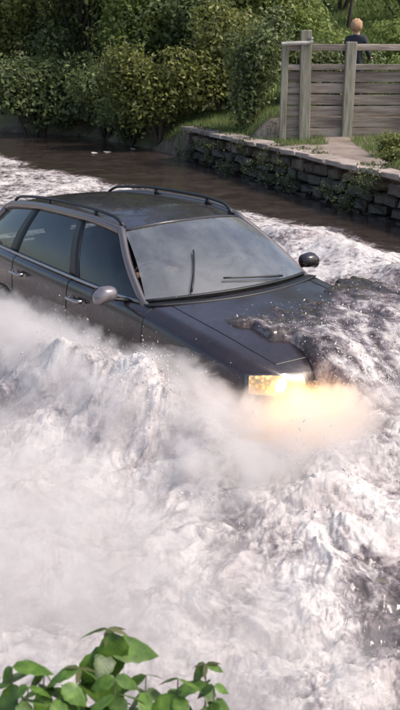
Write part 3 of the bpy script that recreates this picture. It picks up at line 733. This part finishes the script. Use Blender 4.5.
tree('big tree beyond the grass slope at the right', (10.5, 37), 11, 4.5, M['leaf_mid'], 13000, .2, 16, .25, .3)
# far wood on the rising ground closes the view
cl = []
for i in range(70):
    x = random.uniform(-30, 34); y = random.uniform(40, 60); z = float(land(x, y)); r = random.uniform(2.2, 4)
    for k in range(2): cl.append((x + random.uniform(-1, 1), y, z + 1.5 + 3.6 * k, r, r, r * .9))
o = foliage('far_wood', cl, 42000, .42, M['leaf_mid']); tag(o, 'mass of green woodland rising behind the river bank', kind='stuff')
# grass on the slope behind the fence and by the path
def grass_np(n, region, hgt, wdt):
    P = region(n); n = len(P); z = land(P[:, 0], P[:, 1]); q = RNG.random(n) * 6.283; h = hgt * (.4 + RNG.random(n)); lean = RNG.normal(size=(n, 2)) * .35 * h[:, None]
    ca, sa = np.cos(q) * wdt, np.sin(q) * wdt
    A = np.stack([P[:, 0] - ca, P[:, 1] - sa, z - .02], -1); Bv = np.stack([P[:, 0] + ca, P[:, 1] + sa, z - .02], -1)
    T = np.stack([P[:, 0] + lean[:, 0], P[:, 1] + lean[:, 1], z + h], -1)
    return np.stack([A, Bv, T], 1).reshape(-1, 3), np.arange(3 * n).reshape(-1, 3), np.clip(RNG.random(n) * .8 + .25 * fbm(P[:, 0], P[:, 1], 2, .8), 0, 1)
def reg1(n):
    return np.stack([RNG.uniform(1.2, 13, n), RNG.uniform(20.3, 42, n)], -1)
V, Fq, r = grass_np(110000, reg1, .22, .03); tag(link('grass', mesh_np('grass', V, Fq, False, {'rnd': ('FACE', r)}), mats=M['grass']), 'sunlit grass on the slope behind the fence', kind='stuff')
def reg2(n):
    P = np.stack([RNG.uniform(-2, 6, n), RNG.uniform(6, 23, n)], -1); d = sdist(P[:, 0], P[:, 1]); k = fbm(P[:, 0], P[:, 1], 3, .9)
    return P[((d > .12) & (d < .5) & (k > .25)) | ((d > .3) & (P[:, 0] < 2.3) & (P[:, 1] > 17.3)) | ((d > .12) & (P[:, 0] > 2.75) & (P[:, 1] < 17.9) & (k > -.5)) | ((d > 2.2) & (d < 3) & (k > .1) & (P[:, 1] < 18))]
V, Fq, r = grass_np(150000, reg2, .10, .007); tag(link('bank_grass', mesh_np('bank_grass', V, Fq, False, {'rnd': ('FACE', r)}), mats=M['grass']), 'ragged grass along the edge of the stone bank', kind='stuff')
# weeds at the right end of the bank
for i, (x, y, wd, ht, lb) in enumerate([(3.0, 14.35, .55, .38, 'yellow green weed clump on the bank edge nearest the right side'), (3.05, 15.6, .6, .42, 'weed clump on the path below the right fence post'), (3.3, 13.2, .6, .45, 'weed clump spilling over the wall at the right edge')]):
    shrub(lb, (x, y), wd, ht, M['leaf_yellow'], 900, .06, 6, group='weeds on the bank', name='weed', cat='weed')

# ------------------------------------------------------------------ stone bank wall
wall = empty('stone_wall', (2.65, 13.6, .35)); tag(wall, 'low stone river wall with pale coping along the far bank path', 'wall')
def stone_mesh(sx, sy, sz, j):
    bm = box_bm(sx, sy, sz, min(sx, sy, sz) * .16, j, 1); return bm_mesh('stone', bm)
variants = [stone_mesh(.40, .26, .17, .016) for _ in range(7)]
for v in variants: v.materials.append(M['stone'])
wet_shaded_variants = [v.copy() for v in variants]
for v in wet_shaded_variants: v.materials.clear(); v.materials.append(M['wetshade_stone'])
cops = [stone_mesh(.50, .40, .075, .010) for _ in range(5)]
for v in cops: v.materials.append(M['coping'])
def run(p, q, step, start, fn):
    p = Vector((*p, 0)); q = Vector((*q, 0)); ln = (q - p).length; t = start
    while t < ln - step * .3:
        c = p.lerp(q, t / ln); fn(c, math.atan2(q.y - p.y, q.x - p.x)); t += step
for sgm in ((FAR[2], FAR[3]), (FAR[3], FAR[4])):
    nrm = Vector((-(sgm[1][1] - sgm[0][1]), sgm[1][0] - sgm[0][0], 0)).normalized()
    for row in range(4):
        def put(c, ang):
            o = bpy.data.objects.new('stone', random.choice(wet_shaded_variants if row < 3 else variants)); C.objects.link(o); o.parent = wall
            off = -nrm * random.uniform(.02, .11)
            o.location = Vector((c.x, c.y, .30 + row * .172)) + off - wall.location
            o.rotation_euler = (random.uniform(-.12, .12), random.uniform(-.10, .10), ang + random.uniform(-.12, .12)); o.scale = (random.uniform(.7, 1.05), 1, random.uniform(.75, 1.05))
        run(*sgm, .41, .2 * (row % 2), put)
    def putc(c, ang):
        o = bpy.data.objects.new('coping', random.choice(cops)); C.objects.link(o); o.parent = wall
        o.location = Vector((c.x, c.y, 1.00)) - nrm * .05 + nrm * random.uniform(-.03, .03) - wall.location
        o.rotation_euler = (random.uniform(-.03, .03), random.uniform(-.02, .02), ang + random.uniform(-.05, .05)); o.scale = (random.uniform(.9, 1.02), random.uniform(.85, 1.05), 1)
    run(*sgm, .51, .25, putc)
# ivy trailing over the wall
P0 = []
for t in np.linspace(0, 1, 26):
    x = FAR[3][0] + (FAR[4][0] - FAR[3][0]) * t; y = FAR[3][1] + (FAR[4][1] - FAR[3][1]) * t
    P0 += [(x - .24, y - .1, random.uniform(.45, .98), random.uniform(.12, .28), .09, random.uniform(.08, .22))] * (random.random() < .8)
    P0 += [(x + .1, y, 1.04, .2, .14, .05)] * (random.random() < .4)
tag(foliage('ivy', P0, 3800, .045, M['moss'], shell=.2), 'patchy ivy and moss trailing down the stone wall', kind='stuff')

# ------------------------------------------------------------------ fence
FY = 18.1; fence = empty('fence', (2.8, FY, 1.0)); tag(fence, 'weathered wooden fence with horizontal boards above the far bank', 'fence')
def fx(px, Y=FY): return (px - 200) / F * (Y * math.cos(PITCH) + (CAMZ - 2.0) * math.sin(PITCH))
def px_z(py, Y=FY): return at(200, py, Y).z
def fadd(name, bm, x, y, z, m, rot=(0, 0, 0)):
    o = link(name, bm_mesh(name, bm), fence, m); o.location = Vector((x, y, z)) - fence.location; o.rotation_euler = rot; return o
ztop = px_z(44); zbase = .95
for px, wd, zt, lean in ((284, .12, ztop, .01), (305, .20, px_z(30), -.012), (349, .19, ztop + .04, .008), (417, .18, ztop, 0)):
    bm = box_bm(wd, wd * .9, zt - zbase, .012, .004); fadd('post', bm, fx(px), FY, (zt + zbase) / 2, M['post'], (0, lean, 0))
segs = ((284, 305), (305, 349), (349, 417), (417, 480))
for p0, p1 in segs:
    xa, xb = fx(p0), fx(p1)
    for py, hh in ((47, .11), (67, .10)):
        fadd('rail', box_bm(xb - xa - .02, .06, hh, .008, .003), (xa + xb) / 2, FY - .02, px_z(py + .4 * random.random()), M['wood'], (0, random.uniform(-.008, .008), 0))
    zt = px_z(71); nb = 6; bh = (zt - 1.02) / nb
    for k in range(nb):
        fadd('board', box_bm(xb - xa - .05 - random.uniform(0, .03), .03, bh - random.uniform(.012, .03), .004, .002), (xa + xb) / 2, FY + .035 + random.uniform(-.012, .012), 1.02 + bh * (k + .5), M['wood'], (random.uniform(-.05, .05), random.uniform(-.012, .012), 0))
fadd('handrail', tube_bm(cat_rom([(fx(280) - fx(295), 0, .0), (0, 0, .015), (fx(308) - fx(295), 0, .03), (fx(309) - fx(295), 0, .12)], 5), .035, 8), fx(295), FY - .10, px_z(44), M['palewood'])

# ------------------------------------------------------------------ person behind the fence
def person(base, rz, label, J2=None, fair=True):
    root = empty('person', base)
    root.rotation_euler = (0, 0, rz); tag(root, label, 'person')
    H_ = 1.70
    J = {'pel': (0, 0, .92), 'spi': (0, .01, 1.12), 'che': (0, 0, 1.30), 'nec': (0, .01, 1.44), 'jaw': (0, -.01, 1.52), 'hed': (0, 0, 1.60), 'crn': (0, .01, 1.66),
         'shl': (-.17, 0, 1.38), 'ell': (-.24, -.02, 1.12), 'wrl': (-.20, -.22, 1.02), 'hal': (-.17, -.30, 1.03), 'shr': (.17, 0, 1.38), 'elr': (.24, -.02, 1.12), 'wrr': (.20, -.22, 1.02), 'har': (.17, -.30, 1.03),
         'hil': (-.09, 0, .86), 'knl': (-.10, -.01, .48), 'anl': (-.10, .02, .08), 'tol': (-.11, -.14, .03), 'hir': (.09, 0, .86), 'knr': (.10, -.01, .48), 'anr': (.10, .02, .08), 'tor': (.11, -.14, .03)}
    Rr = {'pel': .13, 'spi': .125, 'che': .14, 'nec': .055, 'jaw': .065, 'hed': .088, 'crn': .075, 'shl': .07, 'ell': .045, 'wrl': .03, 'hal': .03, 'shr': .07, 'elr': .045, 'wrr': .03, 'har': .03,
          'hil': .09, 'knl': .06, 'anl': .04, 'tol': .035, 'hir': .09, 'knr': .06, 'anr': .04, 'tor': .035}
    E = [('pel', 'spi'), ('spi', 'che'), ('che', 'nec'), ('nec', 'jaw'), ('jaw', 'hed'), ('hed', 'crn'), ('che', 'shl'), ('shl', 'ell'), ('ell', 'wrl'), ('wrl', 'hal'), ('che', 'shr'), ('shr', 'elr'), ('elr', 'wrr'), ('wrr', 'har'),
         ('pel', 'hil'), ('hil', 'knl'), ('knl', 'anl'), ('anl', 'tol'), ('pel', 'hir'), ('hir', 'knr'), ('knr', 'anr'), ('anr', 'tor')]
    if J2: J.update(J2)
    ks = list(J); hx_, hy_, hz_ = J['hed']; qx, qy, qz = J['har']; ctop = J['nec'][2] + .02; seated = bool(J2)
    me = bpy.data.meshes.new('tmp'); me.from_pydata([J[k] for k in ks], [(ks.index(a), ks.index(b)) for a, b in E], [])
    o = link('tmp', me); o.modifiers.new('k', 'SKIN')
    for i, k in enumerate(ks): me.skin_vertices[0].data[i].radius = (Rr[k], Rr[k] * (.75 if k in ('pel', 'spi', 'che') else 1)); me.skin_vertices[0].data[i].use_root = (k == 'pel')
    s_ = o.modifiers.new('s', 'SUBSURF'); s_.levels = 2; s_.render_levels = 2
    bme = bake(o, 'body'); bpy.data.objects.remove(o)
    body = link('body', bme, root, [mat('jacket', (.025, .026, .035), .85), mat('trousers', (.03, .035, .05), .85), mat('skin', (.52, .32, .23), .55)])
    body.data.materials.clear()
    for nm, c in (('jacket', (.025, .026, .035)), ('trousers', (.03, .035, .05)), ('skin', (.52, .32, .23))): body.data.materials.append(mat(nm, c, .8))
    for p in body.data.polygons:
        c = p.center; p.use_smooth = True; p.material_index = 2 if (c.z > ctop or (c.y < qy + .06 and c.z > qz - .12)) else (1 if c.z < J['pel'][2] - .02 or (seated and c.y < -.2 and c.z < .2) else 0)
    for sx in (-1, 1):
        for k in range(4):
            fx_ = sx * .17 + (k - 1.5) * .019
            link('finger', bm_mesh('finger', tube_bm(cat_rom([(fx_, qy, qz + .005), (fx_, qy - .045, qz + .01), (fx_, qy - .07, qz - .015)], 3), [.010, .010, .010, .009, .009, .008, .007], 6), True), root, body.data.materials[2])
        link('thumb', bm_mesh('thumb', tube_bm([(sx * .145, qy + .03, qz), (sx * .125, qy, qz), (sx * .13, qy - .03, qz - .01)], [.012, .011, .009], 6), True), root, body.data.materials[2])
        b = bmesh.new(); bmesh.ops.create_uvsphere(b, u_segments=8, v_segments=6, radius=.012); link('eye', bm_mesh('eye', b, True), root, mat('eye', (.03, .02, .02), .2), (sx * .032, hy_ - .082, hz_))
    b = bmesh.new(); bmesh.ops.create_cone(b, segments=8, radius1=.018, radius2=.006, depth=.04, cap_ends=True); link('nose', bm_mesh('nose', b, True), root, body.data.materials[2], (0, hy_ - .095, hz_ - .025))
    b = bmesh.new(); bmesh.ops.create_uvsphere(b, u_segments=24, v_segments=16, radius=.115)
    for v in list(b.verts):
        if v.co.y < -.045 and v.co.z < .045: v.co.y = -.03
        v.co.z *= 1.08; v.co += v.co.normalized() * .006 * math.sin(v.co.x * 120)
    link('hair', bm_mesh('hair', b, True), root, noisy('fair_hair', [(.3, (.42, .22, .10)), (.7, (.68, .42, .25))], 20, .6, bump=.8, stretch=(4, 4, 1)) if fair else noisy('dark_hair', [(.3, (.03, .02, .015)), (.7, (.07, .05, .035))], 20, .6), (0, hy_ + .02, hz_ + .02))
person(Vector((at(357, 25, 18.8).x, 18.8, 1.42)), math.radians(150), 'person with fair hair and dark jacket standing behind the wooden fence')
SIT = {'pel': (0, 0, .0), 'spi': (0, .04, .17), 'che': (0, .09, .34), 'nec': (0, .11, .48), 'jaw': (0, .09, .55), 'hed': (0, .10, .62), 'crn': (0, .11, .67),
       'shl': (-.17, .09, .42), 'ell': (-.25, -.12, .22), 'wrl': (-.19, -.34, .30), 'hal': (-.17, -.41, .33), 'shr': (.17, .09, .42), 'elr': (.25, -.12, .22), 'wrr': (.19, -.34, .30), 'har': (.17, -.41, .33),
       'hil': (-.10, -.04, -.01), 'knl': (-.13, -.42, .10), 'anl': (-.12, -.66, -.24), 'tol': (-.12, -.80, -.26), 'hir': (.10, -.04, -.01), 'knr': (.13, -.42, .10), 'anr': (.12, -.66, -.24), 'tor': (.12, -.80, -.26)}
dx_, dy_ = car_to_world(-.20, -.36)
person(Vector((dx_, dy_, .70)), math.atan2(HY, HX) + math.pi / 2, 'person at the steering wheel seen dimly through the windscreen of the dark car', SIT, False)

# ------------------------------------------------------------------ things afloat
def branch_thing(label, p, q, r, m, twigs=3):
    root = empty('floating_branch', p.lerp(q, .5)); c = root.location.copy()
    link('stick', bm_mesh('stick', tube_bm(cat_rom([p - c, (p - c) * .3 + Vector((0, 0, .03)), q - c], 5), [r] * 6 + [r * .7] * 5, 7), True), root, m)
    for i in range(twigs):
        a = (p - c).lerp(q - c, .2 + .25 * i); link('twig', bm_mesh('twig', tube_bm([a, a + Vector((random.uniform(.05, .3), random.uniform(-.2, .2), .09))], [r * .4, r * .2], 5), True), root, m)
    tag(root, label, 'branch')
pz = lambda px, py: at(px, py, (CAMZ - WL) / math.tan(PITCH + math.atan((py - 355) / F)))
a_ = pz(-4, 127); b_ = pz(38, 128); a_.z = b_.z = WL + .03
branch_thing('pale driftwood branch floating at the left edge below the dark shrub', a_, b_, .035, M['palewood'])
M['deadleaf'] = noisy('dead_leaf', [(.3, (.06, .045, .03)), (.7, (.13, .10, .07))], 30, .7, bump=.3)
M['paleleaf'] = noisy('pale_debris', [(.3, (.35, .33, .3)), (.7, (.55, .52, .48))], 20, .8, bump=.3)
def leaf_mesh(ln, wd, name='leaf', curl=.25, fold=.22, nseg=9, serr=.06):
    bm = bmesh.new(); rows_ = []
    for i in range(nseg + 1):
        t = i / nseg; w_ = wd * (math.sin(math.pi * t ** .72)) ** .85 * (1 + serr * (1 if i % 2 else -1)) if 0 < i < nseg else 0.0
        x = ln * t; z = -curl * ln * t * t
        if w_ == 0: rows_.append([bm.verts.new((x, 0, z))] * 5)
        else: rows_.append([bm.verts.new((x, k * w_ * .5, z + fold * abs(k) * w_ * .5 - .10 * w_ * (abs(k) == 1) + .02 * w_ * math.sin(i * 2.1) * (abs(k) > .6))) for k in (-1, -.5, 0, .5, 1)])
    for i in range(nseg):
        for k in range(4):
            vs = []
            for v in (rows_[i][k], rows_[i + 1][k], rows_[i + 1][k + 1], rows_[i][k + 1]):
                if v not in vs: vs.append(v)
            if len(vs) > 2: bm.faces.new(vs)
    return bm_mesh(name, bm, True)
for px, py, ln, mt, lb in ((375, 579, .075, 'deadleaf', 'dark leaf floating on the foam at the lower right'), (91, 153, .26, 'paleleaf', 'pale scrap of debris on the dark calm water left of two others'), (103, 152, .40, 'paleleaf', 'largest pale scrap of debris on the dark calm water'), (130, 149, .2, 'paleleaf', 'pale scrap of debris nearest the stone bank end')):
    p = pz(px, py); hh, _, _ = water_fn(np.array([p.x]), np.array([p.y])); p.z = WL + float(hh[0]) + .015
    o = link('floating_leaf' if ln < .1 else 'floating_debris', leaf_mesh(ln, ln * .45, curl=.1), mats=M[mt], loc=p); o.rotation_euler = (.1, .1, random.uniform(-.4, .4)); tag(o, lb, 'leaf' if ln < .1 else 'debris')
    if mt == 'paleleaf': o['group'] = 'debris afloat on the calm water'

# ------------------------------------------------------------------ leafy plants in front of the camera
def plantmat(name, c0, c1):
    m = mat(name, rough=.42); Bn = m.node_tree.nodes['Principled BSDF']; tc = N(m, 'TexCoord'); sx = N(m, 'SeparateXYZ'); L(m, tc.outputs['Object'], sx.inputs[0])
    n = N(m, 'TexNoise', Scale=30, Detail=4); L(m, tc.outputs['Object'], n.inputs['Vector']); oi = N(m, 'ObjectInfo')
    ab = N(m, 'Math', operation='ABSOLUTE'); L(m, sx.outputs[1], ab.inputs[0]); mu = N(m, 'Math', operation='SUBTRACT'); L(m, sx.outputs[0], mu.inputs[0]); L(m, ab.outputs[0], mu.inputs[1])
    wv = N(m, 'Math', operation='MULTIPLY'); wv.inputs[1].default_value = 620; L(m, mu.outputs[0], wv.inputs[0]); sn = N(m, 'Math', operation='SINE'); L(m, wv.outputs[0], sn.inputs[0])
    ad = N(m, 'Math', operation='MULTIPLY_ADD'); ad.inputs[1].default_value = .035; L(m, sn.outputs[0], ad.inputs[0]); L(m, n.outputs[0], ad.inputs[2])
    r = ramp(m, ad.outputs[0], [(.3, c0), (.7, c1)]); hs = N(m, 'HueSaturation'); mr = N(m, 'MapRange'); mr.inputs[3].default_value = .55; mr.inputs[4].default_value = 1.35
    L(m, oi.outputs['Random'], mr.inputs[0]); L(m, mr.outputs[0], hs.inputs['Value']); L(m, r.outputs[0], hs.inputs['Color']); L(m, hs.outputs[0], Bn.inputs['Base Color'])
    bp = N(m, 'Bump', Strength=.08, Distance=.001); L(m, sn.outputs[0], bp.inputs['Height']); L(m, bp.outputs[0], Bn.inputs['Normal'])
    t = N(m, 'BsdfTranslucent'); L(m, hs.outputs[0], t.inputs[0]); mx = N(m, 'MixShader'); mx.inputs[0].default_value = .35; L(m, Bn.outputs[0], mx.inputs[1]); L(m, t.outputs[0], mx.inputs[2])
    L(m, mx.outputs[0], m.node_tree.nodes['Material Output'].inputs[0]); return m
M['bigleaf'] = plantmat('broad_leaf', (.045, .10, .014), (.15, .26, .04))
M['tipleaf'] = plantmat('young_tip_leaf', (.08, .10, .03), (.17, .15, .07))
M['stemgreen'] = noisy('green_stem', [(.3, (.05, .06, .025)), (.7, (.11, .09, .05))], 30, .6, bump=.2)
big = [leaf_mesh(.070 + .010 * i, .042 + .006 * i, curl=.18 + .1 * (i % 3), serr=.05) for i in range(5)]
for b_m in big: b_m.materials.append(M['bigleaf'])
tip = leaf_mesh(.05, .016, curl=.3); tip.materials.append(M['tipleaf'])
def put_leaf(root, me_, p, yaw, pitch, roll, s=1.0):
    o = bpy.data.objects.new('leaf', me_); C.objects.link(o); o.parent = root; o.location = p - root.location
    o.rotation_mode = 'ZYX'; o.rotation_euler = (roll, pitch, yaw); o.rotation_mode = 'XYZ'
    o.rotation_euler = (Matrix.Rotation(yaw, 3, 'Z') @ Matrix.Rotation(pitch, 3, 'Y') @ Matrix.Rotation(roll, 3, 'X')).to_euler(); o.scale = (s, s, s); return o
def leafy_plant(label, topx, topy, Yd, hgt, pairs, seed, sc=1.0, tips=True, lean=(0, 0)):
    random.seed(seed); top = at(topx, topy, Yd); base = Vector((top.x - lean[0], Yd - .25 - lean[1], float(land(top.x, Yd - .25)) - .02)); root = empty('leafy_plant', base)
    tag(root, label, 'plant', 'leafy plants on the near bank')
    pts = cat_rom([base, base.lerp(top, .5) + Vector((random.uniform(-.02, .02), -.05, .02)), top], 8); loc = [p - base for p in pts]
    link('stem', bm_mesh('stem', tube_bm(loc, [.0045 - .00018 * i for i in range(len(loc))], 6), True), root, M['stemgreen'])
    for k in range(pairs):
        t = 1 - (k + .02) * (hgt / (top - base).length) / pairs; t = max(.12, t); p = base.lerp(top, t); i = min(range(len(pts)), key=lambda j: abs(pts[j].z - p.z)); p = pts[i]
        q = k * 1.7 + random.uniform(-.4, .4)
        for s_ in (0, math.pi):
            put_leaf(root, random.choice(big), p, q + s_, random.uniform(.05, 1.0), random.uniform(-.6, .6), sc * random.uniform(.75, 1.25) * (.55 + .5 * min(1, (k + 1) / 2.5)))
    if tips:
        for q in (.2, 2.9, 4.6): put_leaf(root, tip, pts[-1], q, random.uniform(-.25, .2), 0, sc * .9)
    return root
p1 = leafy_plant('tallest leafy stem with one large hanging leaf at the bottom left', 108, 629, 2.02, .34, 9, 3, 1.0)
put_leaf(p1, big[4], at(112, 632, 2.0), math.radians(-75), 1.25, .1, 1.15)
put_leaf(p1, big[2], at(95, 652, 2.0), math.radians(-110), 1.0, -.3, 1.2)
put_leaf(p1, tip, at(108, 628, 2.0), math.radians(-8), .10, .1, 1.1)
put_leaf(p1, tip, at(106, 628, 2.0), math.radians(185), .05, .1, .7)
leafy_plant('leafy stem with brown tinged tips right of the tallest stem', 206, 664, 2.05, .28, 8, 9, .9, lean=(.02, 0))
leafy_plant('low leafy stem at the foot of the tallest stem', 80, 668, 1.92, .28, 10, 21, .95)
leafy_plant('dense leafy stem in the bottom left corner', 12, 667, 1.9, .28, 11, 5, 1.0, False)
leafy_plant('leafy stem between the corner stem and the low stem', 44, 673, 1.95, .28, 11, 14, .95, False)
leafy_plant('short leafy stem between the two tallest stems', 146, 675, 1.95, .24, 10, 8, .95, False)
leafy_plant('short leafy stem just left of the brown tipped one', 178, 679, 1.93, .24, 10, 31, .9, False)
leafy_plant('leafy stem tucked low below the large hanging leaf', 115, 679, 1.85, .24, 10, 17, .95, False)
leafy_plant('drooping leafy stem right behind the corner stem', -14, 673, 1.98, .28, 10, 44, 1.0, False)
leafy_plant('low leafy stem cut by the bottom edge left of centre', 62, 685, 1.84, .24, 10, 52, .95, False)
leafy_plant('low leafy stem cut by the bottom edge below the brown tips', 214, 686, 1.9, .2, 9, 61, .85, False)
leafy_plant('low leafy stem cut by the bottom edge near the corner', 28, 687, 1.82, .22, 10, 73, .9, False)
